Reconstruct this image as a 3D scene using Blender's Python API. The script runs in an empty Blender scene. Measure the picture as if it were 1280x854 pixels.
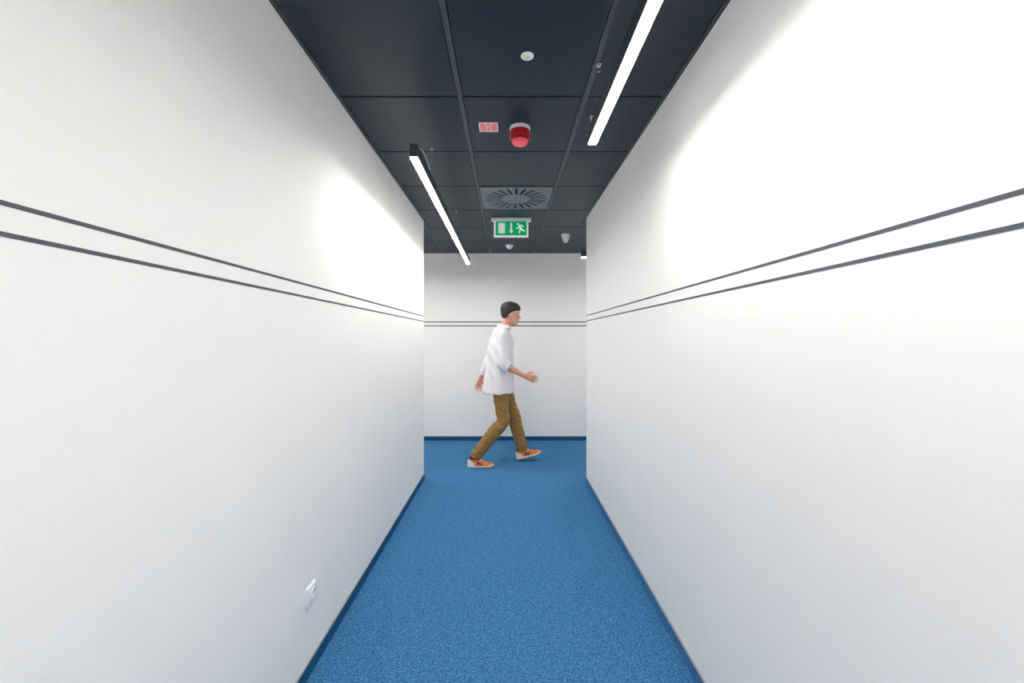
import bpy, bmesh, math, random
from mathutils import Vector, Matrix, noise

random.seed(7)
SC = bpy.context.scene
COL = SC.collection
PI = math.pi

# ------------------------------------------------------------------ camera, world, exposure
CAM_H = 1.383                       # camera height, metres
F_PX = 537.0                        # focal length in pixels of the 1280 px wide frame
cam_data = bpy.data.cameras.new('camera')
cam_data.sensor_width = 36.0
cam_data.lens = 36.0 * F_PX / 1280.0
cam_data.shift_x = 7.0 / 1280.0
cam_data.shift_y = -3.7 / 1280.0
cam_data.clip_start = 0.02
cam = bpy.data.objects.new('camera', cam_data)
cam.location = (0, 0, CAM_H)
cam.rotation_euler = (PI / 2, 0, 0)
COL.objects.link(cam)
SC.camera = cam

world = bpy.data.worlds.new('world')
SC.world = world
world.use_nodes = True
world.node_tree.nodes['Background'].inputs[0].default_value = (0.8, 0.9, 1.0, 1)
world.node_tree.nodes['Background'].inputs[1].default_value = 0.05

SC.view_settings.view_transform = 'Standard'
SC.view_settings.look = 'None'
SC.view_settings.gamma = 1.0
SC.view_settings.use_curve_mapping = False
SC.view_settings.exposure = 0.0
LAMP_STRENGTH = 80.5

# ------------------------------------------------------------------ dimensions (x right, y along the corridor, z up)
XL, XR = -0.813, 0.767              # faces of the two corridor walls
YL, YR = 4.23, 4.12                 # where the two corridor walls end
YF = 5.83                           # far wall
YN = -4.0                           # wall behind
XW, XE = -3.6, 3.6                  # ends of the crossing corridor
HC = 2.54                           # ceiling
HL = CAM_H + 0.885                  # underside of the pendant lamps


# ------------------------------------------------------------------ materials
def srgb(r, g, b):
    def f(c):
        c /= 255.0
        return c / 12.92 if c <= 0.04045 else ((c + 0.055) / 1.055) ** 2.4
    return (f(r), f(g), f(b), 1.0)


def mat(name, col, rough=0.6, metal=0.0, var=0.0, scale=20.0, bump=0.0, bscale=200.0, spec=0.5, emit=None, es=0.0, sheen=0.0):
    m = bpy.data.materials.new(name)
    m.use_nodes = True
    nt = m.node_tree
    b = nt.nodes['Principled BSDF']
    b.inputs['Roughness'].default_value = rough
    b.inputs['Metallic'].default_value = metal
    b.inputs['Specular IOR Level'].default_value = spec
    b.inputs['Base Color'].default_value = col
    if sheen:
        b.inputs['Sheen Weight'].default_value = sheen
    tc = nt.nodes.new('ShaderNodeTexCoord')
    if var > 0:
        n = nt.nodes.new('ShaderNodeTexNoise')
        n.inputs['Scale'].default_value = scale
        n.inputs['Detail'].default_value = 4
        nt.links.new(tc.outputs['Object'], n.inputs['Vector'])
        r = nt.nodes.new('ShaderNodeValToRGB')
        r.color_ramp.elements[0].position = 0.3
        r.color_ramp.elements[1].position = 0.7
        r.color_ramp.elements[0].color = tuple(c * (1 - var) for c in col[:3]) + (1,)
        r.color_ramp.elements[1].color = tuple(min(1, c * (1 + var)) for c in col[:3]) + (1,)
        nt.links.new(n.outputs['Fac'], r.inputs['Fac'])
        nt.links.new(r.outputs['Color'], b.inputs['Base Color'])
    if bump > 0:
        n2 = nt.nodes.new('ShaderNodeTexNoise')
        n2.inputs['Scale'].default_value = bscale
        n2.inputs['Detail'].default_value = 3
        nt.links.new(tc.outputs['Object'], n2.inputs['Vector'])
        bp = nt.nodes.new('ShaderNodeBump')
        bp.inputs['Strength'].default_value = bump
        bp.inputs['Distance'].default_value = 0.002
        nt.links.new(n2.outputs['Fac'], bp.inputs['Height'])
        nt.links.new(bp.outputs['Normal'], b.inputs['Normal'])
    if emit:
        b.inputs['Emission Color'].default_value = emit
        b.inputs['Emission Strength'].default_value = es
    return m


def carpet_mat(name, dark, mid, light):
    m = bpy.data.materials.new(name)
    m.use_nodes = True
    nt = m.node_tree
    b = nt.nodes['Principled BSDF']
    b.inputs['Roughness'].default_value = 0.95
    b.inputs['Specular IOR Level'].default_value = 0.15
    tc = nt.nodes.new('ShaderNodeTexCoord')
    mp = nt.nodes.new('ShaderNodeMapping')
    mp.inputs['Scale'].default_value = (0.55, 1.0, 1.0)
    nt.links.new(tc.outputs['Object'], mp.inputs['Vector'])
    n = nt.nodes.new('ShaderNodeTexNoise')
    n.inputs['Scale'].default_value = 165
    n.inputs['Detail'].default_value = 5
    n.inputs['Roughness'].default_value = 0.75
    nt.links.new(mp.outputs['Vector'], n.inputs['Vector'])
    r = nt.nodes.new('ShaderNodeValToRGB')
    e = r.color_ramp.elements
    e[0].position, e[0].color = 0.385, dark
    e[1].position, e[1].color = 0.625, light
    k = e.new(0.5)
    k.color = mid
    nt.links.new(n.outputs['Fac'], r.inputs['Fac'])
    # broad, faint mottling of the loop pile
    n3 = nt.nodes.new('ShaderNodeTexNoise')
    n3.inputs['Scale'].default_value = 45
    n3.inputs['Detail'].default_value = 3
    nt.links.new(mp.outputs['Vector'], n3.inputs['Vector'])
    mr = nt.nodes.new('ShaderNodeMapRange')
    mr.inputs['From Min'].default_value = 0.3
    mr.inputs['From Max'].default_value = 0.7
    mr.inputs['To Min'].default_value = 0.86
    mr.inputs['To Max'].default_value = 1.12
    nt.links.new(n3.outputs['Fac'], mr.inputs['Value'])
    mx = nt.nodes.new('ShaderNodeMix')
    mx.data_type = 'RGBA'
    mx.blend_type = 'MULTIPLY'
    mx.inputs[0].default_value = 1.0
    nt.links.new(r.outputs['Color'], mx.inputs[6])
    nt.links.new(mr.outputs['Result'], mx.inputs[7])
    nt.links.new(mx.outputs[2], b.inputs['Base Color'])
    bp = nt.nodes.new('ShaderNodeBump')
    bp.inputs['Strength'].default_value = 0.6
    bp.inputs['Distance'].default_value = 0.004
    nt.links.new(n.outputs['Fac'], bp.inputs['Height'])
    nt.links.new(bp.outputs['Normal'], b.inputs['Normal'])
    return m


M = {
    'wall': mat('white_wall_paint', (0.910, 0.901, 0.884, 1), 0.62, var=0.006, scale=3, bump=0.03, bscale=90, spec=0.3),
    'carpet': carpet_mat('blue_carpet', (0.014, 0.080, 0.205, 1), (0.038, 0.172, 0.365, 1), (0.125, 0.320, 0.560, 1)),
    'skirt': mat('dark_blue_skirting', (0.007, 0.083, 0.205, 1), 0.8, var=0.12, scale=180, bump=0.2, bscale=400, spec=0.2),
    'skirt_edge': mat('grey_skirting_edge', srgb(165, 160, 158), 0.5, var=0.05, scale=40),
    'stripe': mat('dark_grey_stripe', srgb(70, 75, 85), 0.55, var=0.06, scale=6),
    'tile': mat('anthracite_metal_tile', srgb(22, 37, 49), 0.42, metal=0.0, var=0.03, scale=4, bump=0.02, bscale=600, spec=0.27),
    'runner': mat('anthracite_runner', srgb(50, 60, 67), 0.45, var=0.03, scale=8),
    'angle': mat('anthracite_wall_angle', srgb(46, 53, 60), 0.5, var=0.03, scale=8),
    'void': mat('black_void', (0.004, 0.004, 0.005, 1), 0.9, var=0.1, scale=5),
    'grille': mat('grey_diffuser_plate', srgb(88, 102, 110), 0.45, var=0.03, scale=6),
    'blade': mat('dark_diffuser_blade', srgb(26, 30, 33), 0.5, var=0.05, scale=6),
    'housing': mat('black_lamp_housing', srgb(56, 61, 67), 0.45, var=0.05, scale=10),
    'glow': mat('lit_opal_diffuser', (0.9, 0.9, 0.9, 1), 0.5, var=0.01, scale=5, emit=(1.0, 0.962, 0.915, 1), es=LAMP_STRENGTH),
    'chrome': mat('bright_steel', (0.75, 0.76, 0.78, 1), 0.25, metal=1.0, var=0.03, scale=30),
    'cable': mat('white_cable', srgb(225, 228, 232), 0.5, var=0.03, scale=30),
    'white': mat('white_plastic', srgb(245, 246, 248), 0.4, var=0.01, scale=20),
    'socketw': mat('white_socket_plastic', srgb(240, 241, 243), 0.22, var=0.008, scale=20),
    'black': mat('black_plastic', (0.01, 0.01, 0.011, 1), 0.5, var=0.1, scale=20),
    'red': mat('red_plastic', srgb(190, 22, 34), 0.35, var=0.06, scale=30),
    'redlens': mat('red_lens', srgb(255, 100, 108), 0.15, var=0.22, scale=70, emit=srgb(255, 60, 70), es=0.12),
    'sticker': mat('red_sticker', srgb(250, 128, 132), 0.5, var=0.05, scale=20),
    'stickerw': mat('white_print', srgb(250, 243, 240), 0.5, var=0.02, scale=20),
    'yellow': mat('yellow_green_print', srgb(220, 228, 130), 0.5, var=0.06, scale=60),
    'greymark': mat('grey_print', srgb(196, 193, 206), 0.5, var=0.06, scale=60),
    'green': mat('green_sign_face', srgb(0, 160, 95), 0.3, var=0.04, scale=8, emit=srgb(0, 185, 110), es=0.28),
    'signw': mat('white_sign_print', srgb(240, 245, 242), 0.4, var=0.01, scale=8, emit=(0.9, 1, 0.95, 1), es=0.25),
    'acrylic': mat('lit_sign_acrylic', srgb(238, 240, 240), 0.3, var=0.01, scale=8, emit=(0.95, 1, 0.98, 1), es=0.32),
    'skin': mat('skin', srgb(205, 150, 125), 0.55, var=0.06, scale=25, bump=0.05, bscale=300),
    'hair': mat('dark_hair', srgb(34, 32, 31), 0.6, var=0.3, scale=90, bump=0.6, bscale=160),
    'shirt': mat('white_shirt_cloth', srgb(226, 224, 228), 0.85, var=0.015, scale=30, bump=0.1, bscale=500, spec=0.2),
    'trousers': mat('khaki_cloth', srgb(150, 116, 70), 0.85, var=0.12, scale=25, bump=0.15, bscale=450, spec=0.2),
    'orange': mat('orange_shoe_mesh', srgb(232, 122, 45), 0.6, var=0.1, scale=60, bump=0.1, bscale=400),
    'shoew': mat('off_white_shoe', srgb(226, 214, 210), 0.6, var=0.04, scale=40),
    'outsole': mat('dark_outsole', srgb(30, 34, 44), 0.8, var=0.1, scale=60),
    'letter': mat('dark_letter', srgb(34, 28, 34), 0.6, var=0.1, scale=60),
    'sock': mat('dark_sock', srgb(84, 70, 66), 0.9, var=0.15, scale=100),
    'eye': mat('eye_white', srgb(235, 230, 226), 0.2, var=0.01, scale=50),
    'iris': mat('dark_iris', srgb(48, 34, 26), 0.2, var=0.1, scale=100),
    'lip': mat('lip', srgb(176, 104, 94), 0.5, var=0.05, scale=100),
}


# ------------------------------------------------------------------ object helpers
def link(o, parent=None):
    COL.objects.link(o)
    if parent is not None:
        o.parent = parent
    return o


def obj(name, bm, m, parent=None, smooth=False, loc=None):
    bmesh.ops.recalc_face_normals(bm, faces=bm.faces)
    me = bpy.data.meshes.new(name)
    bm.to_mesh(me)
    bm.free()
    me.materials.append(M[m] if isinstance(m, str) else m)
    if smooth:
        for p in me.polygons:
            p.use_smooth = True
        if smooth == 'auto':
            me.set_sharp_from_angle(angle=math.radians(35))
    o = bpy.data.objects.new(name, me)
    if loc is not None:
        o.location = loc
    return link(o, parent)


def empty(name, loc=(0, 0, 0)):
    o = bpy.data.objects.new(name, None)
    o.location = loc
    o.empty_display_size = 0.05
    return link(o)


def tag(o, label, cat, group=None):
    o['label'] = label
    o['category'] = cat
    if group:
        o['group'] = group
    return o


def structure(o, label, cat):
    o['kind'] = 'structure'
    return tag(o, label, cat)


def box(bm, x0, x1, y0, y1, z0, z1, bevel=0.0):
    r = bmesh.ops.create_cube(bm, size=1.0)
    vs = r['verts']
    for v in vs:
        v.co = Vector((x0 + (v.co.x + 0.5) * (x1 - x0), y0 + (v.co.y + 0.5) * (y1 - y0), z0 + (v.co.z + 0.5) * (z1 - z0)))
    if bevel:
        es = list({e for v in vs for e in v.link_edges})
        bmesh.ops.bevel(bm, geom=es, offset=bevel, segments=2, profile=0.5, affect='EDGES')
    return bm


def new_box(*a, **k):
    return box(bmesh.new(), *a, **k)


def prism(bm, pts, z0, z1):
    """extrude a 2D polygon between z0 and z1"""
    lo = [bm.verts.new((x, y, z0)) for x, y in pts]
    hi = [bm.verts.new((x, y, z1)) for x, y in pts]
    n = len(pts)
    bm.faces.new(lo[::-1])
    bm.faces.new(hi)
    for i in range(n):
        bm.faces.new((lo[i], lo[(i + 1) % n], hi[(i + 1) % n], hi[i]))
    return bm


def lathe(bm, prof, seg=32, c=(0, 0, 0)):
    """revolve (r, z) pairs about z"""
    c = Vector(c)
    rings = []
    for r, z in prof:
        if r < 1e-6:
            rings.append([bm.verts.new(c + Vector((0, 0, z)))])
        else:
            rings.append([bm.verts.new(c + Vector((r * math.cos(2 * PI * i / seg), r * math.sin(2 * PI * i / seg), z))) for i in range(seg)])
    for a, b in zip(rings, rings[1:]):
        for i in range(seg):
            j = (i + 1) % seg
            if len(a) == 1 and len(b) == 1:
                continue
            if len(a) == 1:
                bm.faces.new((a[0], b[i], b[j]))
            elif len(b) == 1:
                bm.faces.new((a[i], a[j], b[0]))
            else:
                bm.faces.new((a[i], a[j], b[j], b[i]))
    for ring in (rings[0], rings[-1]):
        if len(ring) > 1:
            bm.faces.new(ring)
    return bm


def smooth_path(pts, n=6):
    """Catmull-Rom through tuples of any length"""
    out = []
    P = [pts[0]] + list(pts) + [pts[-1]]
    for i in range(1, len(P) - 2):
        p0, p1, p2, p3 = P[i - 1], P[i], P[i + 1], P[i + 2]
        for k in range(n):
            t = k / n
            out.append(tuple(0.5 * (2 * b + (c - a) * t + (2 * a - 5 * b + 4 * c - d) * t * t + (3 * b - a - 3 * c + d) * t ** 3)
                             for a, b, c, d in zip(p0, p1, p2, p3)))
    out.append(tuple(pts[-1]))
    return out


def rings_to_mesh(bm, rings):
    R = [[bm.verts.new(p) for p in ring] for ring in rings]
    n = len(R[0])
    for a, b in zip(R, R[1:]):
        for i in range(n):
            j = (i + 1) % n
            bm.faces.new((a[i], a[j], b[j], b[i]))
    bm.faces.new(R[0][::-1])
    bm.faces.new(R[-1])
    return bm


def tube(bm, pts, seg=12, up=(0, 1, 0), sub=0):
    """pts: (x, y, z, r) or (x, y, z, ru, rv); rv is measured along 'up'. rounded ends when radius shrinks"""
    pts = [tuple(p) if len(p) == 5 else tuple(p) + (p[3],) for p in pts]
    if sub:
        pts = smooth_path(pts, sub)
    rings = []
    n = len(pts)
    for i, p in enumerate(pts):
        a = Vector(pts[max(0, i - 1)][:3])
        b = Vector(pts[min(n - 1, i + 1)][:3])
        t = (b - a).normalized()
        v = Vector(up) - t * t.dot(Vector(up))
        if v.length < 1e-4:
            v = Vector((1, 0, 0)) - t * t.x
        v.normalize()
        u = v.cross(t)
        c = Vector(p[:3])
        rings.append([c + u * p[3] * math.cos(2 * PI * k / seg) + v * p[4] * math.sin(2 * PI * k / seg) for k in range(seg)])
    return rings_to_mesh(bm, rings)


def ball(bm, c, r, sub=2):
    if not hasattr(r, '__len__'):
        r = (r, r, r)
    bmesh.ops.create_icosphere(bm, subdivisions=sub, radius=1.0,
                               matrix=Matrix.Translation(c) @ Matrix.Diagonal((r[0], r[1], r[2], 1)))
    return bm


# ------------------------------------------------------------------ floor, walls
floor = obj('floor', new_box(XW, XE, YN, YF, -0.10, 0.0), 'carpet')
structure(floor, 'blue loop-pile carpet running along both corridors', 'floor')

T = 0.12
PT = 0.012                                    # wall panel thickness


def l_wall(side):
    bm = bmesh.new()
    if side < 0:
        pts = [(XL, YN), (XL, YL), (XW, YL), (XW, YL - T), (XL - T, YL - T), (XL - T, YN)]
    else:
        x = XR + PT
        pts = [(x, YN), (x + T, YN), (x + T, YR - T), (XE, YR - T), (XE, YR), (x, YR)]
    return prism(bm, pts, 0.0, HC + 0.06)


wl = obj('wall_left', l_wall(-1), 'wall')
structure(wl, 'white corridor wall that carries the power socket, with two dark stripes', 'wall')
wr = obj('wall_right', l_wall(1), 'wall')
structure(wr, 'white panelled corridor wall without a socket, with two dark stripes', 'wall')
SEAM = 2.052
obj('panel', new_box(XR, XR + PT, YN, SEAM - 0.0004, 0, HC + 0.06), 'wall', wr)
obj('panel', new_box(XR, XR + PT, SEAM + 0.0004, YR, 0, HC + 0.06), 'wall', wr)

wf = obj('wall_far', new_box(XW, XE, YF + PT, YF + PT + T, 0.0, HC + 0.06), 'wall')
structure(wf, 'white panelled wall across the end of the corridor, behind the walking person', 'wall')
seams = [XW, -2.424, -1.174, 0.076, 1.326, 2.576, XE]
for a, b in zip(seams, seams[1:]):
    obj('panel', new_box(a + 0.0013, b - 0.0013, YF, YF + PT, 0.0, HC + 0.06), 'wall', wf)

wn = obj('wall_near', new_box(XL, XR, YN - T, YN, 0, HC + 0.06), 'wall')
structure(wn, 'plain white wall closing the corridor behind the camera', 'wall')
we = obj('wall_east', new_box(XE, XE + T, YR, YF, 0, HC + 0.06), 'wall')
structure(we, 'plain white end wall of the crossing corridor on the motion sensor side', 'wall')
ww = obj('wall_west', new_box(XW - T, XW, YL, YF, 0, HC + 0.06), 'wall')
structure(ww, 'plain white end wall of the crossing corridor on the socket side', 'wall')

# stripes
ST = 0.0010
for z in (CAM_H + 0.219, CAM_H + 0.1685):
    h = 0.0042
    obj('stripe', new_box(XL - ST, XL + ST, YN, YL, z - h, z + h), 'stripe', wl)
    obj('stripe', new_box(XR - ST, XR + ST, YN, YR, z - h, z + h), 'stripe', wr)
    zz = z + 0.005
    obj('stripe', new_box(XW, XE, YF - ST, YF + ST, zz - 0.0065, zz + 0.0065), 'stripe', wf)

# skirtings: carpet strip with a thin grey edging on top
SH = 0.054


def skirting(name, label, x0, x1, y0, y1, m, ex0, ex1, ey0, ey1):
    b = obj(name, new_box(x0, x1, y0, y1, 0, SH), m)
    structure(b, label, 'baseboard')
    obj('edging', new_box(ex0, ex1, ey0, ey1, SH, SH + 0.006), 'skirt_edge', b)


skirting('baseboard_left', 'dark blue carpet skirting with grey edging below the power socket',
         XL, XL + 0.008, YN, YL + 0.008, 'skirt', XL, XL + 0.006, YN, YL + 0.006)
skirting('baseboard_right', 'blue carpet skirting with grey edging along the seamed corridor wall',
         XR - 0.008, XR, YN, YR + 0.008, 'carpet', XR - 0.006, XR, YN, YR + 0.006)
skirting('baseboard_far', 'dark blue carpet skirting along the far cross wall behind the person',
         XW, XE, YF - 0.008, YF, 'skirt', XW, XE, YF - 0.006, YF)

# ------------------------------------------------------------------ suspended ceiling
ceil = obj('ceiling', new_box(XW, XE, YN, YF, HC + 0.06, HC + 0.14), 'void')
structure(ceil, 'dark suspended ceiling of square anthracite metal tiles', 'ceiling')

RA, RB = -0.222, 0.378                         # the two long runners
RW = 0.011                                     # half width of a runner
YJ0, YJ = 2.055, 0.6035                        # cross joints
G = 0.0048                                     # half of a joint
joints = [YJ0 + YJ * k for k in range(-10, 7)]
tile_mesh = {}


def tile(x0, x1, y0, y1):
    w, d = round(x1 - x0, 3), round(y1 - y0, 3)
    if w < 0.02 or d < 0.02:
        return
    key = (w, d)
    if key not in tile_mesh:
        bm = new_box(-w / 2, w / 2, -d / 2, d / 2, 0, 0.03)
        es = [e for e in bm.edges if all(v.co.z < 0.001 for v in e.verts)]
        bmesh.ops.bevel(bm, geom=es, offset=0.0025, segments=1, affect='EDGES')
        o = obj('tile', bm, 'tile', ceil)
        tile_mesh[key] = o
    else:
        o = tile_mesh[key].copy()
        link(o, ceil)
    o.location = ((x0 + x1) / 2, (y0 + y1) / 2, HC)


FL = 0.020                                     # visible flange of the wall angle
RG = RW + 0.003
DIFF = (joints[12], joints[13])                # diffuser bay in the middle column
rows = [(a, b) for a, b in zip(joints, joints[1:])]
for i, (a, b) in enumerate(rows):
    y0, y1 = a + G, b - G
    if a < YN:
        y0 = YN + FL
    in_cross = a > 4.3
    if not in_cross:
        tile(XL + FL, RA - RG, y0, y1)
        tile(RB + RG, XR - FL, y0, y1)
    if abs(a - 3.262) > 0.1:
        tile(RA + RG, RB - RG, y0, y1)
LR, RR = -0.846, 0.962                         # next runners out in the crossing corridor
cross_rows = [(4.469, 5.0725), (5.0725, 5.676), (5.676, YF - FL)]
y_a = max(YL, YR) + FL
colsL = [(LR - 0.6 * k - 0.6, LR - 0.6 * k) for k in range(0, 5)]
colsR = [(RR + 0.6 * k, RR + 0.6 * k + 0.6) for k in range(0, 5)]
for (a, b) in cross_rows:
    y0, y1 = a + G, min(b - G, YF - FL)
    tile(LR + RG, RA - RG, y0, y1)
    if a > 5.6:
        tile(RA + RG, RB - RG, y0, y1)
        tile(RB + RG, RR - RG, y0, y1)
    for c0, c1 in colsL + colsR:
        tile(max(c0 + RG, XW + 0.002), min(c1 - RG, XE - 0.002), y0, y1)
tile(RB + RG, RR - RG, 4.469 + G, 5.676 - G)   # one long tile holds the motion sensor
for c0, c1 in colsL + colsR:                   # cut tiles beside the corridor mouth
    tile(max(c0 + RG, XW + 0.002), min(c1 - RG, XE - 0.002), y_a, 4.469 - G)


tile(XR - FL + 0.004, RR - RG, YR + FL, 4.469 - G)   # strips at the two corners of the mouth
tile(LR + RG, XL + FL - 0.004, YL + FL, 4.469 - G)


def runner(x, y0, y1):
    bm = new_box(x - RW, x + RW, y0, y1, HC + 0.0015, HC + 0.012)
    box(bm, x - 0.0008, x + 0.0008, y0, y1, HC + 0.012, HC + 0.05)
    obj('runner', bm, 'runner', ceil)


runner(RA, YN, YF)
runner(RB, YN, YF)
for k in range(0, 5):
    runner(LR - 0.6 * k, max(YL, YR), YF)
    runner(RR + 0.6 * k, max(YL, YR), YF)


def angle(x0, x1, y0, y1):
    obj('wall_angle', new_box(x0, x1, y0, y1, HC - 0.001, HC + 0.002), 'angle', ceil)


angle(XL, XL + FL - 0.002, YN, YL)
angle(XR - FL + 0.002, XR, YN, YR)
angle(XW, XE, YF - FL + 0.002, YF)
angle(XW, XL, YL, YL + FL - 0.002)
angle(XR, XE, YR, YR + FL - 0.002)

# ------------------------------------------------------------------ swirl air diffuser
dx, dy = (RA + RB) / 2, (3.262 + 3.8655) / 2
dif = empty('air_diffuser', (dx, dy, HC))
tag(dif, 'square grey swirl air diffuser with a ring of black radial slots in the dark ceiling', 'air diffuser')
NS = 22
hs = 0.2835
r_in, r_out, sw = 0.118, 0.252, 0.0098
bm = bmesh.new()
inner, outer, sq = [], [], []
angs_in, angs_out = [], []
for k in range(NS):
    t = 2 * PI * (k + 0.5) / NS
    for s in (-1, 1):
        ai = t + s * sw / r_in
        ao = t + s * sw / r_out
        inner.append(bm.verts.new((r_in * math.cos(ai), r_in * math.sin(ai), -0.001)))
        outer.append(bm.verts.new((r_out * math.cos(ao), r_out * math.sin(ao), -0.001)))
        q = max(abs(math.cos(ao)), abs(math.sin(ao)))
        sq.append((ao, bm.verts.new((hs * math.cos(ao) / q, hs * math.sin(ao) / q, -0.001))))
N2 = len(inner)
bm.faces.new(inner)
for i in range(1, N2, 2):                      # spokes between slots
    j = (i + 1) % N2
    bm.faces.new((inner[i], outer[i], outer[j], inner[j]))
for i in range(N2):                            # rim out to the square edge
    j = (i + 1) % N2
    a0, a1 = sq[i][0], sq[j][0]
    if a1 < a0:
        a1 += 2 * PI
    corner = None
    for c in range(0, 6):
        ca = PI / 4 + c * PI / 2
        if a0 < ca < a1 - 1e-6:
            corner = bm.verts.new((hs * (1 if math.cos(ca) > 0 else -1), hs * (1 if math.sin(ca) > 0 else -1), -0.001))
    f = [outer[i], sq[i][1]] + ([corner] if corner else []) + [sq[j][1], outer[j]]
    bm.faces.new(f)
ret = bmesh.ops.extrude_face_region(bm, geom=bm.faces[:])
bmesh.ops.translate(bm, vec=(0, 0, 0.0035), verts=[v for v in ret['geom'] if isinstance(v, bmesh.types.BMVert)])
obj('plate', bm, 'grille', dif)
bm = new_box(-0.27, 0.27, -0.27, 0.27, 0.045, 0.05)
for s in (-1, 1):
    box(bm, s * 0.27 - 0.001, s * 0.27 + 0.001, -0.27, 0.27, 0.003, 0.05)
    box(bm, -0.27, 0.27, s * 0.27 - 0.001, s * 0.27 + 0.001, 0.003, 0.05)
obj('plenum', bm, 'void', dif)
blade0 = None
for k in range(NS):
    t = 2 * PI * (k + 0.5) / NS
    if blade0 is None:
        bm = new_box(r_in + 0.004, r_out - 0.004, -0.011, 0.011, -0.0006, 0.0006)
        blade0 = obj('blade', bm, 'blade', dif)
        o = blade0
    else:
        o = link(blade0.copy(), dif)
    o.rotation_euler = (math.radians(42), 0, t)
    o.location = (0, 0, 0.0115)
bm = lathe(bmesh.new(), [(0, -0.004), (0.004, -0.0035), (0.006, -0.001)], 12)
obj('screw', bm, 'blade', dif)


# ------------------------------------------------------------------ pendant lamps
def pendant(label, p0, p1, wires, cable_at, cable_side, group=None):
    """linear lamp between p0 and p1 (x, y); wires = distances from p0"""
    p0, p1 = Vector(p0), Vector(p1)
    L = (p1 - p0).length
    ang = math.atan2(p1.y - p0.y, p1.x - p0.x)
    root = empty('linear_pendant_lamp', (p0.x, p0.y, HL))
    root.rotation_euler = (0, 0, ang)
    tag(root, label, 'lamp', 'black linear pendant lamps')
    w, h = 0.0195, 0.064
    bm = new_box(0.002, L - 0.002, -w, w, 0.012, h, 0.0012)          # extruded profile, open channel below
    box(bm, 0.002, L - 0.002, -w, -w + 0.0018, 0.0, 0.013)
    box(bm, 0.002, L - 0.002, w - 0.0018, w, 0.0, 0.013)
    obj('housing', bm, 'housing', root)
    obj('diffuser', new_box(0.003, L - 0.003, -w + 0.002, w - 0.002, -0.0035, 0.010), 'glow', root)
    for a, b in ((0.0, 0.002), (L - 0.002, L)):
        obj('end_cap', new_box(a, b, -w, w, 0.0, h), 'housing', root)
    top = HC - HL
    for d in wires:
        bm = tube(bmesh.new(), [(d, 0, h + 0.02, 0.0007), (d, 0, top, 0.0007)], 6)
        obj('suspension_wire', bm, 'chrome', root)
        bm = lathe(bmesh.new(), [(0.0035, h), (0.0035, h + 0.018), (0.002, h + 0.024)], 12, (d, 0, 0))
        obj('wire_grip', bm, 'chrome', root)
        bm = lathe(bmesh.new(), [(0.0055, top - 0.010), (0.0075, top - 0.008), (0.0075, top - 0.002), (0.011, top)], 16, (d, 0, 0))
        lathe(bm, [(0, top - 0.034), (0.004, top - 0.031), (0.005, top - 0.027), (0.004, top - 0.022), (0.0022, top - 0.020), (0.0022, top - 0.009)], 12, (d, 0, 0))
        obj('ceiling_mount', bm, 'chrome', root)
    if cable_at is not None:
        c, dwire = cable_at
        s = cable_side
        q = dwire - c
        pts = [(c, 0.003 * s, h - 0.004, 0.0026), (c + 0.06 * q, 0.008 * s, h + 0.016, 0.0026), (c + q * 0.3, 0.016 * s, h + 0.027, 0.0026),
               (c + q * 0.65, 0.021 * s, h + 0.022, 0.0026), (c + q * 0.92, 0.016 * s, h + 0.008, 0.0026), (dwire, 0.009 * s, h - 0.004, 0.0026)]
        obj('power_cable', tube(bmesh.new(), pts, 8, (0, 0, 1), 6), 'cable', root, True)
    return root


pendant('lit black linear pendant lamp beside the exit sign, running towards the far wall',
        (-0.452, 2.09), (-0.452, 5.09), (0.53, 1.79, 2.9), (0.06, 0.36), -1)
pendant('lit black linear pendant lamp above the wall without a socket, ending near the red sounder',
        (0.390, 1.955), (0.390, -1.045), (0.14, 1.5, 2.86), (0.03, 0.11), -1)
pendant('lit black linear pendant lamp in the crossing corridor by the motion sensor, mostly hidden',
        (0.815, 4.68), (3.35, 4.68), (0.3, 1.3, 2.2), None, 1)
pendant('added unseen black linear pendant lamp lighting the crossing corridor, behind the socket wall',
        (-0.93, 4.68), (-3.35, 4.68), (0.3, 2.1), None, 1)  # lamp added out of view to brighten the crossing corridor
pendant('added unseen black linear pendant lamp behind the camera, beside the socket wall',
        (-0.452, -3.45), (-0.452, -0.45), (0.3, 1.5, 2.7), None, 1)  # unseen extra lamp, positioned to brighten the walls near the camera


# ------------------------------------------------------------------ exit sign
def capsule(bm, p, q, w, z0, z1):
    p, q = Vector(p), Vector(q)
    d = (q - p)
    a = math.atan2(d.y, d.x)
    pts = []
    for k in range(7):
        t = a + PI / 2 + PI * k / 6
        pts.append((p.x + w / 2 * math.cos(t), p.y + w / 2 * math.sin(t)))
    for k in range(7):
        t = a - PI / 2 + PI * k / 6
        pts.append((q.x + w / 2 * math.cos(t), q.y + w / 2 * math.sin(t)))
    return prism(bm, pts, z0, z1)


SY = 4.125
sx = (638.9 - 633) / F_PX * SY
sign = empty('exit_sign', (sx, SY, HC))
tag(sign, 'green emergency exit sign with door, down arrow and running figure hung from the ceiling', 'exit sign')
obj('mounting_bar', new_box(-0.192, 0.192, -0.017, 0.022, -0.034, 0.0, 0.004), 'white', sign)
bm = new_box(-0.165, 0.165, -0.008, 0.012, -0.184, -0.032)
obj('frame', bm, 'acrylic', sign)
obj('sign_face', new_box(-0.150, 0.149, -0.0095, -0.007, -0.169, -0.030), 'green', sign)
K = 0.300 / 665.0                              # sign drawing units to metres


def S(px, py):
    return ((px - 527.5) * K, -0.026 - (py - 170) * K * 0.995)


def on_sign(bm, name, m='signw'):
    """drawing made in xy (z = towards the viewer) is stood up on the sign's face"""
    for v in bm.verts:
        v.co = Vector((v.co.x, -0.0095 - v.co.z, v.co.y))
    return obj(name, bm, m, sign)


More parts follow.
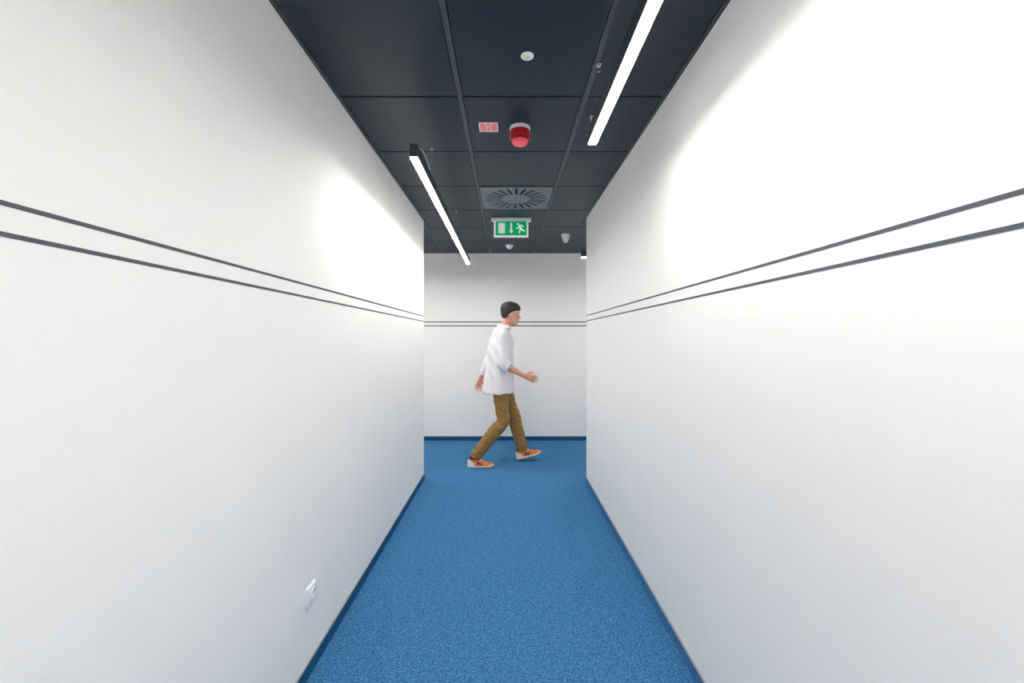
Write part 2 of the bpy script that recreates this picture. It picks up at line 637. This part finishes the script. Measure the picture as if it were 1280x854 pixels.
a, b = S(255, 222), S(395, 443)
on_sign(prism(bmesh.new(), [(a[0], b[1]), (b[0], b[1]), (b[0], a[1]), (a[0], a[1])], 0, 0.001), 'door_symbol')
bm = prism(bmesh.new(), [S(512, 222), S(512, 395), S(480, 380), S(490, 402), S(529, 446), S(570, 402), S(578, 380), S(547, 395), S(547, 222)], 0, 0.001)
on_sign(bm, 'arrow_symbol')
bm = bmesh.new()
for p, q, w in (((672, 246), (673, 247), 44), ((704, 290), (742, 345), 44), ((700, 295), (690, 325), 22), ((690, 328), (642, 332), 20),
                ((712, 275), (760, 270), 20), ((760, 270), (788, 302), 18), ((738, 345), (706, 385), 28), ((706, 385), (701, 438), 26),
                ((745, 345), (768, 380), 28), ((768, 382), (812, 386), 22)):
    capsule(bm, S(*p), S(*q), w * K, 0, 0.001)
on_sign(bm, 'running_figure_symbol')

# ------------------------------------------------------------------ fire sounder
fs = empty('fire_alarm_sounder', (0.074, 2.358, HC))
tag(fs, 'round red fire alarm sounder with white base and clear red lens on the dark ceiling', 'fire alarm')
obj('base', lathe(bmesh.new(), [(0.057, 0), (0.057, -0.014), (0.055, -0.019), (0.050, -0.020)], 40), 'white', fs, 'auto')
body = obj('body', lathe(bmesh.new(), [(0.053, -0.018), (0.0555, -0.022), (0.0555, -0.055), (0.054, -0.060), (0.049, -0.062), (0.049, -0.070), (0.046, -0.072)], 40), 'red', fs, 'auto')
for k in range(28):
    t = 2 * PI * k / 28
    bm = new_box(0.0475, 0.0505, -0.0022, 0.0022, -0.0705, -0.0605)
    o = obj('sound_slot', bm, 'black', body) if k == 0 else link(o0.copy(), body)
    if k == 0:
        o0 = o
    else:
        bm.free()
    o.rotation_euler = (0, 0, t)
for t in (0.15, PI - 0.15):
    bm = new_box(0.052, 0.0575, -0.006, 0.006, -0.060, -0.050, 0.002)
    o = obj('clip', bm, 'redlens', fs)
    o.rotation_euler = (0, 0, t)
bm = lathe(bmesh.new(), [(0.045, -0.070), (0.044, -0.080), (0.038, -0.090), (0.026, -0.095), (0.012, -0.096), (0, -0.096)], 40)
obj('lens', bm, 'redlens', fs, 'auto')

# ------------------------------------------------------------------ small ceiling fittings
st = empty('ceiling_sticker', (-0.0975, 2.352, HC))
tag(st, 'small square red sticker with white border and white pictogram beside the red sounder', 'sticker')
obj('border', new_box(-0.0515, 0.0515, -0.052, 0.052, -0.0008, 0.0), 'stickerw', st)
obj('red_field', new_box(-0.0455, 0.0455, -0.045, 0.045, -0.0013, -0.0006), 'sticker', st)
bm = bmesh.new()
for p, q, w in (((-0.016, -0.043), (-0.016, -0.010), 0.004), ((0.016, -0.043), (0.016, -0.010), 0.004), ((-0.016, -0.010), (0.016, -0.010), 0.004),
                ((-0.016, -0.043), (0.016, -0.043), 0.004),
                ((-0.004, -0.006), (-0.012, 0.014), 0.004), ((-0.012, 0.014), (-0.004, 0.036), 0.004), ((0.006, -0.004), (0.010, 0.012), 0.004),
                ((0.010, 0.012), (0.006, 0.028), 0.004), ((0.006, 0.028), (0.018, 0.042), 0.005), ((0.012, 0.02), (0.016, 0.042), 0.005)):
    capsule(bm, p, q, w, -0.0018, -0.0012)
obj('pictogram', bm, 'stickerw', st)

ds = empty('ceiling_disc', (0.0855, 1.757, HC))
tag(ds, 'small round white disc with a yellow-green mark on the dark ceiling', 'disc')
obj('disc', lathe(bmesh.new(), [(0.0265, 0), (0.0265, -0.003), (0.024, -0.005), (0, -0.0055)], 40), 'white', ds, 'auto')
bm = prism(bmesh.new(), [(-0.017, -0.010), (-0.011, -0.014), (-0.006, 0.002), (-0.001, 0.010), (0.002, 0.017), (-0.006, 0.018), (-0.012, 0.008)], -0.0062, -0.0050)
obj('yellow_mark', bm, 'yellow', ds)
bm = bmesh.new()
capsule(bm, (0.000, -0.002), (0.000, 0.006), 0.005, -0.0062, -0.0050)
capsule(bm, (0.007, -0.002), (0.007, 0.006), 0.004, -0.0062, -0.0050)
capsule(bm, (0.000, 0.006), (0.007, 0.006), 0.003, -0.0062, -0.0050)
obj('grey_mark', bm, 'greymark', ds)

sd = empty('smoke_detector', (0.0385, 5.33, HC))
tag(sd, 'small white dome smoke detector on the ceiling between exit sign and far wall', 'smoke detector')
obj('base', lathe(bmesh.new(), [(0.050, 0), (0.050, -0.009), (0.047, -0.012)], 32), 'white', sd, 'auto')
obj('dome', lathe(bmesh.new(), [(0.045, -0.010), (0.040, -0.022), (0.030, -0.034), (0.026, -0.042), (0.015, -0.046), (0, -0.046)], 32), 'white', sd, 'auto')

pr = empty('motion_sensor', (0.6575, 4.76, HC))
tag(pr, 'white tapered motion sensor hanging under the long ceiling tile beside the corridor mouth', 'motion sensor')
obj('body', lathe(bmesh.new(), [(0.046, 0), (0.049, -0.004), (0.049, -0.012), (0.046, -0.030), (0.039, -0.052), (0.030, -0.072)], 32), 'white', pr, 'auto')
obj('sensor_lens', lathe(bmesh.new(), [(0.029, -0.070), (0.026, -0.082), (0.018, -0.092), (0.008, -0.096), (0, -0.0965)], 32), 'white', pr, 'auto')

# ------------------------------------------------------------------ power socket on the left wall
so = empty('power_socket', (XL, 1.781, 0.325))
tag(so, 'square white power socket low on the striped white wall above the dark skirting', 'socket')
hs2 = 0.0415
bm = bmesh.new()
NSG = 40
ro, ri = 0.0215, 0.0195


def sqp(t, h):
    q = max(abs(math.cos(t)), abs(math.sin(t)))
    return h * math.cos(t) / q, h * math.sin(t) / q


def ring(fn, x):
    return [bm.verts.new((x, *fn(2 * PI * (k + 0.5) / NSG + PI / 4))) for k in range(NSG)]


R1 = [ring(lambda t: sqp(t, hs2), 0.0), ring(lambda t: sqp(t, hs2), 0.007), ring(lambda t: sqp(t, hs2 - 0.003), 0.010),
      ring(lambda t: sqp(t, hs2 - 0.012), 0.0105), ring(lambda t: sqp(t, hs2 - 0.013), 0.0095)]
for a, b in zip(R1, R1[1:]):
    for i in range(NSG):
        j = (i + 1) % NSG
        bm.faces.new((a[i], a[j], b[j], b[i]))
bm.faces.new(R1[0])
obj('frame', bm, 'socketw', so)
bm = bmesh.new()
R2 = [ring(lambda t: sqp(t, hs2 - 0.0125), 0.009), ring(lambda t: sqp(t, hs2 - 0.0125), 0.012),
      ring(lambda t: ((ro + 0.003) * math.cos(t), (ro + 0.003) * math.sin(t)), 0.0125), ring(lambda t: ((ro + 0.002) * math.cos(t), (ro + 0.002) * math.sin(t)), 0.0155),
      ring(lambda t: (ro * math.cos(t), ro * math.sin(t)), 0.0155), ring(lambda t: (ri * math.cos(t), ri * math.sin(t)), 0.001)]
for a, b in zip(R2, R2[1:]):
    for i in range(NSG):
        j = (i + 1) % NSG
        bm.faces.new((a[i], a[j], b[j], b[i]))
bm.faces.new(R2[-1])
obj('insert', bm, 'socketw', so)
for s in (-1, 1):
    bm = bmesh.new()
    lathe(bm, [(0.0027, 0), (0.0027, 0.0006)], 12)
    for v in bm.verts:
        v.co = Vector((0.001 + v.co.z, v.co.x + s * 0.0095, v.co.y))
    obj('contact_hole', bm, 'black', so)
    bm = new_box(0.002, 0.013, -0.0025, 0.0025, s * ri - 0.002, s * ri + 0.001)
    obj('earth_clip', bm, 'chrome', so)

# ------------------------------------------------------------------ the walking person
PX, PY = -0.06, 4.76
person = empty('person', (PX, PY, 0))
tag(person, 'person in white shirt, khaki trousers and orange sneakers striding past the corridor end', 'person')


def P(x, y, z):                                # figure coordinates: x is the world x, y is measured from the walking line
    return (x - PX, y, z)


def remeshed(name, bm, m, parent, voxel, smooth=6, fac=0.5, disp=None):
    bmesh.ops.recalc_face_normals(bm, faces=bm.faces)
    me = bpy.data.meshes.new(name + '_src')
    bm.to_mesh(me)
    bm.free()
    o = bpy.data.objects.new(name + '_src', me)
    COL.objects.link(o)
    r = o.modifiers.new('r', 'REMESH')
    r.mode = 'VOXEL'
    r.voxel_size = voxel
    s = o.modifiers.new('s', 'SMOOTH')
    s.factor = fac
    s.iterations = smooth
    dg = bpy.context.evaluated_depsgraph_get()
    out = bpy.data.meshes.new_from_object(o.evaluated_get(dg))
    bpy.data.objects.remove(o)
    bpy.data.meshes.remove(me)
    out.name = name
    if disp:
        new = [v.co + v.normal * disp(v.co) for v in out.vertices]
        out.vertices.foreach_set('co', [c for p in new for c in p])
        out.update()
    out.materials.clear()
    out.materials.append(M[m])
    out.shade_smooth()
    return link(bpy.data.objects.new(name, out), parent)


J = {'hipR': (-0.062, -0.088, 0.915), 'kneeR': (-0.045, -0.112, 0.490), 'ankR': (-0.342, -0.135, 0.100),
     'hipL': (-0.050, 0.088, 0.915), 'kneeL': (0.074, 0.100, 0.520), 'ankL': (0.190, 0.105, 0.120),
     'shR': (-0.050, -0.185, 1.425), 'elR': (-0.030, -0.235, 1.105), 'wrR': (0.190, -0.230, 0.990),
     'shL': (-0.055, 0.185, 1.425), 'elL': (-0.185, 0.240, 1.140), 'wrL': (-0.300, 0.255, 0.915)}


def lerp(a, b, t):
    return tuple(x + (y - x) * t for x, y in zip(a, b))


def limb(bm, stops, seg=20, up=(0, 1, 0), sub=4):
    """stops: (point, radius)"""
    tube(bm, [P(*p) + ((r,) if not hasattr(r, '__len__') else tuple(r)) for p, r in stops], seg, up, sub)


CH = Vector((0.035, 0, 1.535))                  # chin level under the middle of the head
HROT = Matrix.Rotation(math.radians(7), 3, 'Y')  # looks slightly down the way
HSEC = [(0.000, 0.058, 0.018, 0.018), (0.010, 0.050, 0.036, 0.033), (0.030, 0.034, 0.056, 0.050), (0.060, 0.014, 0.078, 0.059), (0.090, 0.002, 0.090, 0.066),
        (0.118, -0.003, 0.0935, 0.070), (0.148, -0.004, 0.0975, 0.0745), (0.178, -0.006, 0.0955, 0.0745), (0.204, -0.008, 0.084, 0.066),
        (0.223, -0.010, 0.060, 0.048), (0.234, -0.011, 0.026, 0.022)]


def HP(x, y, z):                                # head coordinates to figure coordinates
    v = HROT @ Vector((x, y, z - 0.03)) + Vector((0, 0, 0.03))
    return (v.x + CH.x, v.y, v.z + CH.z)


def head_rings(seg=40):
    out = []
    for z, cx, rx, ry in smooth_path(HSEC, 3):
        out.append([(cx + rx * math.cos(2 * PI * k / seg), ry * math.sin(2 * PI * k / seg), z) for k in range(seg)])
    return out


def build_body():
    bm = bmesh.new()
    rings_to_mesh(bm, [[P(*HP(*q)) for q in r] for r in head_rings()])

    def h(c, r):
        ball(bm, P(*HP(*c)), r, 2)
    # nose, brow, cheeks, lips, chin, ears
    tube(bm, [P(*HP(0.086, 0, 0.128)) + (0.007,), P(*HP(0.099, 0, 0.106)) + (0.0085,), P(*HP(0.107, 0, 0.092)) + (0.0115,), P(*HP(0.092, 0, 0.082)) + (0.010,)], 12, (0, 1, 0), 3)
    for s in (-1, 1):
        h((0.095, s * 0.011, 0.087), (0.009, 0.007, 0.007))
        h((0.080, s * 0.032, 0.137), (0.012, 0.019, 0.006))
        h((0.066, s * 0.040, 0.095), (0.016, 0.016, 0.014))
        # ear
        h((-0.008, s * 0.073, 0.112), (0.016, 0.007, 0.030))
        h((-0.004, s * 0.074, 0.088), (0.009, 0.006, 0.010))
    h((0.087, 0, 0.066), (0.010, 0.022, 0.005))
    h((0.085, 0, 0.056), (0.010, 0.019, 0.0055))
    h((0.068, 0, 0.014), (0.014, 0.018, 0.013))
    # neck and trunk
    limb(bm, [((0.010, 0, 1.610), 0.050), ((-0.005, 0, 1.545), 0.053), ((-0.025, 0, 1.490), 0.058), ((-0.045, 0, 1.430), (0.075, 0.11))])
    limb(bm, [((-0.040, 0, 1.480), (0.045, 0.075)), ((-0.045, 0, 1.445), (0.080, 0.165)), ((-0.045, 0, 1.36), (0.105, 0.175)), ((-0.045, 0, 1.25), (0.110, 0.160)),
              ((-0.050, 0, 1.12), (0.098, 0.140)), ((-0.058, 0, 1.02), (0.100, 0.148)), ((-0.060, 0, 0.93), (0.105, 0.160)), ((-0.056, 0, 0.86), (0.085, 0.135))])
    for s in 'RL':
        hip, kn, an = J['hip' + s], J['knee' + s], J['ank' + s]
        limb(bm, [(hip, 0.085), (lerp(hip, kn, 0.3), 0.077), (lerp(hip, kn, 0.7), 0.060), (kn, 0.052), (lerp(kn, an, 0.3), 0.052),
                  (lerp(kn, an, 0.7), 0.038), (an, 0.034)])
        sh, el, wr = J['sh' + s], J['el' + s], J['wr' + s]
        ball(bm, P(*sh), 0.058, 2)
        limb(bm, [(sh, 0.052), (lerp(sh, el, 0.4), 0.045), (lerp(sh, el, 0.9), 0.037), (el, 0.037), (lerp(el, wr, 0.25), 0.038),
                  (lerp(el, wr, 0.65), 0.031), (wr, (0.026, 0.022))])
        # foot inside the shoe
        d = Vector((1, 0, 0)) if s == 'R' else Vector((math.cos(0.30), 0, math.sin(0.30)))
        a = Vector(an)
        dn = Vector((-d.z, 0, d.x))
        limb(bm, [(a - d * 0.035 - dn * 0.058, 0.024), (a + d * 0.01 - dn * 0.048, 0.028), (a + d * 0.07 - dn * 0.066, (0.014, 0.028)), (a + d * 0.13 - dn * 0.072, (0.009, 0.028)),
                  (a + d * 0.165 - dn * 0.072, (0.007, 0.020))])
        hand(bm, s)
    return bm


def hand(bm, s):
    wr, el = Vector(J['wr' + s]), Vector(J['el' + s])
    if s == 'R':
        d = Vector((0.95, 0.02, -0.31)).normalized()       # hand reaches forward and a little down
        side = -1
    else:
        d = Vector((-0.26, 0.05, -0.96)).normalized()
        side = 1
    # palm faces the body; width axis runs from little finger to thumb
    inn = Vector((0, -side, 0))                             # palm normal, towards the body
    wid = d.cross(inn).normalized()
    if (s == 'R' and wid.z < 0) or (s == 'L' and wid.x < 0):
        wid = -wid
    inn = (inn - d * inn.dot(d)).normalized()
    k0 = wr + d * 0.085
    tube(bm, [P(*(wr - d * 0.01)) + (0.022, 0.025), P(*(wr + d * 0.02)) + (0.016, 0.030), P(*(wr + d * 0.055)) + (0.0145, 0.039), P(*k0) + (0.0115, 0.039), P(*(k0 + d * 0.006)) + (0.007, 0.033)],
         16, tuple(wid), 3)
    for off, ln in ((0.031, 0.071), (0.0105, 0.079), (-0.0105, 0.073), (-0.031, 0.058)):
        q = k0 + wid * off - d * 0.008
        dirn = (d + wid * off * 2.4).normalized()
        pts = [q]
        for i, (seg, bend) in enumerate(((0.46, 0.18), (0.30, 0.52), (0.24, 0.85))):
            v = (dirn * math.cos(bend) + inn * math.sin(bend)).normalized()
            pts.append(pts[-1] + v * ln * seg * 1.1)
        tube(bm, [P(*p) + (r,) for p, r in zip(pts, (0.0092, 0.0086, 0.0078, 0.0062))], 10, tuple(wid), 3)
    t0 = wr + d * 0.022 + wid * 0.024
    t1 = t0 + (d * 0.6 + wid * 0.62 + inn * 0.35).normalized() * 0.040
    t2 = t1 + (d * 0.85 + wid * 0.22 + inn * 0.42).normalized() * 0.030
    t3 = t2 + (d * 0.9 + wid * 0.05 + inn * 0.45).normalized() * 0.022
    tube(bm, [P(*t0) + (0.015,), P(*t1) + (0.0112,), P(*t2) + (0.0098,), P(*t3) + (0.0072,)], 10, tuple(wid), 3)


remeshed('body', build_body(), 'skin', person, 0.0036, 3, 0.5)

# eyes, brows
for s in (-1, 1):
    e = obj('eye', ball(bmesh.new(), P(*HP(0.0765, s * 0.031, 0.119)), (0.0075, 0.0115, 0.0048), 2), 'eye', person, True)
    obj('iris', ball(bmesh.new(), P(*HP(0.0825, s * 0.031, 0.119)), (0.0020, 0.0046, 0.0046), 2), 'iris', e, True)
    bm = tube(bmesh.new(), [P(*HP(0.0925, s * 0.014, 0.136)) + (0.003,), P(*HP(0.0895, s * 0.032, 0.141)) + (0.0038,), P(*HP(0.076, s * 0.048, 0.137)) + (0.0025,)], 8, (0, 0, 1), 3)
    obj('eyebrow', bm, 'hair', person, True)
bm = ball(bmesh.new(), P(*HP(0.0915, 0, 0.0610)), (0.0065, 0.021, 0.0075), 2)
obj('lips', bm, 'lip', person, True)


# hair: a cap that stands off the skull inside the hair line and sinks into it outside
def hair_offset(x, y, z):
    a = abs(math.atan2(y, x + 0.004))               # 0 front, pi back
    line = 0.166 if a < 0.7 else (0.166 - (a - 0.7) / 0.75 * 0.030 if a < 1.45 else (0.136 - (a - 1.45) / 0.6 * 0.066 if a < 2.05 else 0.058))
    t = max(-1.0, min(1.0, (z - line) / 0.010))
    lift = 0.013 + 0.010 * max(0, min(1, (z - 0.15) / 0.07)) + 0.005 * noise.noise(Vector((x, y, z)) * 40)
    return lift * (0.5 + 0.5 * t) - 0.010 * (0.5 - 0.5 * t)


bm = bmesh.new()
hr = []
for r in head_rings(56):
    rr = []
    cz = 0.15
    for (x, y, z) in r:
        n = Vector((x + 0.004, y * 1.15, (z - cz) * 0.9 if z > cz else 0)).normalized()
        o = hair_offset(x, y, z)
        rr.append(P(*HP(x + n.x * o, y + n.y * o, z + n.z * o)))
    hr.append(rr)
rings_to_mesh(bm, hr)
src = [q for r in head_rings(56) for q in r]
bm.verts.ensure_lookup_table()
bmesh.ops.delete(bm, geom=[v for v, q in zip(bm.verts[:], src) if hair_offset(*q) < -0.0095], context='VERTS')
obj('hair', bm, 'hair', person, True)


# trousers
def cloth_disp(amp, fx, fz, seed, extra=None):
    def f(c):
        q = Vector((c.x * fx + seed, c.y * fx, c.z * fz))
        a = amp * (noise.noise(q) + 0.5 * noise.noise(q * 2.3))
        if extra:
            a += extra(c)
        return a
    return f


bm = bmesh.new()
limb(bm, [((-0.062, 0, 1.03), (0.112, 0.165)), ((-0.064, 0, 0.95), (0.114, 0.172)), ((-0.060, 0, 0.87), (0.100, 0.160)), ((-0.055, 0, 0.83), (0.07, 0.12))], 28)
for s in 'RL':
    hip, kn, an = J['hip' + s], J['knee' + s], J['ank' + s]
    u = (Vector(an) - Vector(kn)).normalized()
    fwd = Vector((0.010, 0, 0))
    limb(bm, [(hip, (0.098, 0.094)), (lerp(hip, kn, 0.3), (0.088, 0.088)), (lerp(hip, kn, 0.7), (0.075, 0.077)), (Vector(kn) + fwd, (0.070, 0.071)),
              (lerp(kn, an, 0.3), (0.074, 0.070)), (lerp(kn, an, 0.65), (0.066, 0.062)), (lerp(kn, an, 0.90), (0.061, 0.058)), (Vector(an) + u * 0.006, (0.060, 0.057))], 28)


def leg_folds(c):
    a = 0.0
    for s in 'RL':
        kn, an = Vector(P(*J['knee' + s])), Vector(P(*J['ank' + s]))
        if (c.y < 0) == (s == 'R'):
            d = (c - an).length
            if d < 0.16:
                a += 0.0055 * math.sin(d * 150 + c.y * 20) * (1 - d / 0.16)
            k = (c - kn).length
            if k < 0.16:
                a += 0.0045 * math.sin((c.z * 0.8 + c.x * 0.5) * 150) * (1 - k / 0.16)
    return a


trousers = remeshed('trousers', bm, 'trousers', person, 0.0055, 5, 0.5, cloth_disp(0.006, 14, 24, 3.0, leg_folds))

# shirt: loose body, tail swinging back, rolled sleeve on the leading arm
bm = bmesh.new()
limb(bm, [((-0.030, 0, 1.505), (0.062, 0.066)), ((-0.038, 0, 1.480), (0.075, 0.120)), ((-0.048, 0, 1.445), (0.105, 0.195)), ((-0.055, 0, 1.36), (0.132, 0.205)),
          ((-0.062, 0, 1.24), (0.142, 0.198)), ((-0.070, 0, 1.10), (0.148, 0.194)), ((-0.078, 0, 0.98), (0.158, 0.202)), ((-0.085, 0, 0.88), (0.164, 0.208)),
          ((-0.090, 0, 0.815), (0.172, 0.213)), ((-0.091, 0, 0.792), (0.173, 0.214)), ((-0.091, 0, 0.785), (0.171, 0.212))], 40)
for s in 'RL':
    sh, el, wr = J['sh' + s], J['el' + s], J['wr' + s]
    ball(bm, P(*lerp(sh, el, 0.02)), (0.080, 0.070, 0.075), 3)
    if s == 'R':
        limb(bm, [(sh, 0.076), (lerp(sh, el, 0.4), 0.072), (lerp(sh, el, 0.85), 0.066), (lerp(el, wr, 0.05), 0.062), (lerp(el, wr, 0.20), 0.056)], 24)
    else:
        limb(bm, [(sh, 0.076), (lerp(sh, el, 0.4), 0.072), (lerp(sh, el, 0.9), 0.066), (lerp(el, wr, 0.3), 0.060), (lerp(el, wr, 0.75), 0.050), (lerp(el, wr, 0.84), 0.049)], 24)


def shirt_folds(c):
    # soft diagonal drag folds from shoulder to tail and vertical fullness in the skirt of the shirt
    t = max(0.0, min(1.0, (1.25 - c.z) / 0.4))
    return 0.006 * t * math.sin(math.atan2(c.y, c.x + 0.05) * 9 + c.z * 10) + 0.004 * math.sin(c.x * 55 + c.z * 38 + 3 * c.y) * (1 - 0.5 * t)


shirt = remeshed('shirt', bm, 'shirt', person, 0.0062, 6, 0.5, cloth_disp(0.008, 11, 4, 11.0, shirt_folds))
bm = bmesh.new()
n = 28
rings = [[], [], [], []]
for k in range(n):
    t = 2 * PI * k / n
    cx, cy = math.cos(t), math.sin(t)
    lift = 0.020 * (0.5 - 0.5 * cx)               # collar stands higher at the nape
    rings[0].append(P(-0.026 + 0.060 * cx, 0.063 * cy, 1.492 + lift - 0.012 * (cx > 0.9)))
    rings[1].append(P(-0.022 + 0.060 * cx, 0.062 * cy, 1.525 + lift - 0.012 * (cx > 0.9)))
    rings[2].append(P(-0.022 + 0.067 * cx, 0.069 * cy, 1.527 + lift - 0.012 * (cx > 0.9)))
    rings[3].append(P(-0.028 + 0.084 * cx, 0.086 * cy, 1.488 + lift - 0.012 * (cx > 0.9)))
R_ = [[bm.verts.new(p) for p in r] for r in rings]
for a, b in ((0, 1), (1, 2), (2, 3)):
    for i in range(n):
        j = (i + 1) % n
        bm.faces.new((R_[a][i], R_[a][j], R_[b][j], R_[b][i]))
obj('collar', bm, 'shirt', shirt, True)
# rolled cuff of the leading sleeve
el, wr = Vector(J['elR']), Vector(J['wrR'])
ca, cb = el + (wr - el) * 0.13, el + (wr - el) * 0.25
bm = bmesh.new()
limb(bm, [(ca, 0.056), (lerp(ca, cb, 0.2), 0.0615), (lerp(ca, cb, 0.8), 0.0605), (cb, 0.055)], 24, (0, 1, 0), 2)
obj('cuff', bm, 'shirt', shirt, True)

# shoes -------------------------------------------------------------------------------------
SHOE = [(0.004, 0.020, 0.074), (0.022, 0.031, 0.096), (0.060, 0.036, 0.098), (0.095, 0.038, 0.094), (0.125, 0.040, 0.090), (0.155, 0.043, 0.077), (0.190, 0.046, 0.060),
        (0.225, 0.045, 0.050), (0.255, 0.037, 0.044), (0.273, 0.022, 0.038), (0.280, 0.010, 0.032)]
SHOE_S = smooth_path(SHOE, 4)


def shoe_at(x):
    for a, b in zip(SHOE_S, SHOE_S[1:]):
        if a[0] <= x <= b[0]:
            t = (x - a[0]) / max(1e-6, b[0] - a[0])
            return a[1] + (b[1] - a[1]) * t, a[2] + (b[2] - a[2]) * t
    return SHOE_S[-1][1], SHOE_S[-1][2]


ZB = 0.016                                        # the upper starts inside the sole


def shoe_y(x, z, grow=0.0):
    w, top = shoe_at(x)
    t = max(0.0, min(1.0, (z - ZB) / (top - ZB)))
    return (w + grow) * (1 - t ** 2.6) ** 0.42 * (1.0 - 0.10 * t)


def shoe_ring(x, grow=0.0, n=12, top_cut=None):
    w, top = shoe_at(x)
    top = top + grow
    if top_cut is not None:
        top = min(top, top_cut)
    L, R = [], []
    for k in range(n + 1):
        z = ZB + (top - ZB) * (1 - (1 - k / n) ** 1.8)
        y = shoe_y(x, min(z, shoe_at(x)[1] - 0.0004), grow)
        L.append((x, y, z))
        R.append((x, -y, z))
    return L + R[::-1]


def make_shoe(label_side, loc, rot):
    sh = empty('shoe', loc)
    sh.parent = person
    sh.rotation_euler = rot
    bm = bmesh.new()
    rings_to_mesh(bm, [shoe_ring(s[0]) for s in SHOE_S])
    up = obj('upper', bm, 'orange', person, True)
    parts = [up]
    bm = bmesh.new()
    hxs = [s[0] for s in SHOE_S if s[0] <= 0.082]
    rings_to_mesh(bm, [shoe_ring(x, 0.0022, 12, 0.084 - 0.52 * max(0, x - 0.012) if x > 0.012 else 0.084) for x in hxs])
    for v in bm.verts:
        if v.co.x < 0.006:
            v.co.x -= 0.002
    parts.append(obj('heel_counter', bm, 'shoew', person, True))
    # midsole and outsole
    for name, z0, z1, m, g in (('midsole', 0.006, 0.027, 'shoew', 0.005), ('outsole', 0.0, 0.007, 'outsole', 0.003)):
        bm = bmesh.new()
        lo, hi = [], []
        xs = [s for s in SHOE_S]
        side = [(s[0] + (g if s is xs[-1] else (-g if s is xs[0] else 0)), s[1] + g) for s in xs]
        outline = side + [(x, -y) for x, y in side[::-1]]
        prism(bm, outline, z0, z1)
        for v in bm.verts:                         # toe spring and a lower edge towards the toe
            t = max(0, (v.co.x - 0.20) / 0.085)
            v.co.z += 0.010 * t * t
            if name == 'midsole' and v.co.z > 0.02:
                v.co.z -= 0.006 * max(0, min(1, (v.co.x - 0.06) / 0.12))
        parts.append(obj(name, bm, m, person))
    # collar with sock
    bm = bmesh.new()
    tube(bm, [(0.052, 0, 0.085, 0.036, 0.030), (0.056, 0, 0.105, 0.039, 0.032), (0.060, 0, 0.112, 0.036, 0.030)], 20, (0, 1, 0))
    parts.append(obj('collar_lining', bm, 'sock', person, True))
    # tongue and laces
    bm = tube(bmesh.new(), [(0.096, 0, 0.116, 0.004, 0.018), (0.108, 0, 0.104, 0.005, 0.020), (0.130, 0, 0.086, 0.005, 0.017), (0.150, 0, 0.074, 0.004, 0.012)], 12, (0, 1, 0), 3)
    parts.append(obj('tongue', bm, 'shoew', person, True))
    for k in range(4):
        x = 0.106 + 0.0150 * k
        w, top = shoe_at(x)
        tp = top + (0.006 if k == 0 else 0.003)
        bm = tube(bmesh.new(), [(x + 0.006, -0.027, tp - 0.020, 0.0028), (x, -0.018, tp - 0.004, 0.003), (x - 0.002, 0, tp + 0.002, 0.003), (x, 0.018, tp - 0.004, 0.003), (x + 0.006, 0.027, tp - 0.020, 0.0028)], 8, (1, 0, 0), 3)
        parts.append(obj('lace', bm, 'shoew', person, True))
    bm = bmesh.new()
    for s in (-1, 1):
        tube(bm, [(0.112, 0, 0.104, 0.0028), (0.118, s * 0.012, 0.122, 0.0028), (0.126, s * 0.026, 0.118, 0.0028), (0.122, s * 0.020, 0.104, 0.0028), (0.114, 0, 0.104, 0.0028)], 8, (1, 0, 0), 3)
    parts.append(obj('lace_bow', bm, 'shoew', person, True))
    # letter N on both flanks, wrapped onto the upper
    for s in (-1, 1):
        bm = bmesh.new()
        fx = 1 if s < 0 else -1                    # reads correctly from outside
        cxm = 0.128

        def bar(p, q, w):
            n = 6
            rows_ = []
            for i in range(n + 1):
                t = i / n
                u, z = p[0] + (q[0] - p[0]) * t, p[1] + (q[1] - p[1]) * t
                rows_.append([(u - w / 2, z), (u + w / 2, z)])
            vs = []
            for row in rows_:
                vv = []
                for u, z in row:
                    x = cxm + fx * (u + 0.35 * (z - 0.042))     # slanted
                    y = shoe_y(x, z) + 0.0016
                    vv += [bm.verts.new((x, s * y, z)), bm.verts.new((x, s * (y - 0.002), z))]
                vs.append(vv)
            for a, b in zip(vs, vs[1:]):
                bm.faces.new((a[0], a[2], b[2], b[0]))
                bm.faces.new((a[1], b[1], b[3], a[3]))
                bm.faces.new((a[0], b[0], b[1], a[1]))
                bm.faces.new((a[2], a[3], b[3], b[2]))
            bm.faces.new((vs[0][0], vs[0][1], vs[0][3], vs[0][2]))
            bm.faces.new((vs[-1][0], vs[-1][2], vs[-1][3], vs[-1][1]))
        bar((-0.019, 0.027), (-0.019, 0.062), 0.012)
        bar((0.019, 0.027), (0.019, 0.062), 0.012)
        bar((-0.019, 0.062), (0.019, 0.027), 0.013)
        parts.append(obj('letter', bm, 'letter', person))
    for p in parts:
        p.parent = sh
    return sh


make_shoe('R', P(-0.418, -0.138, 0.0), (0, 0, math.radians(2)))
make_shoe('L', P(0.122, 0.105, 0.012), (0, -0.27, math.radians(-2)))
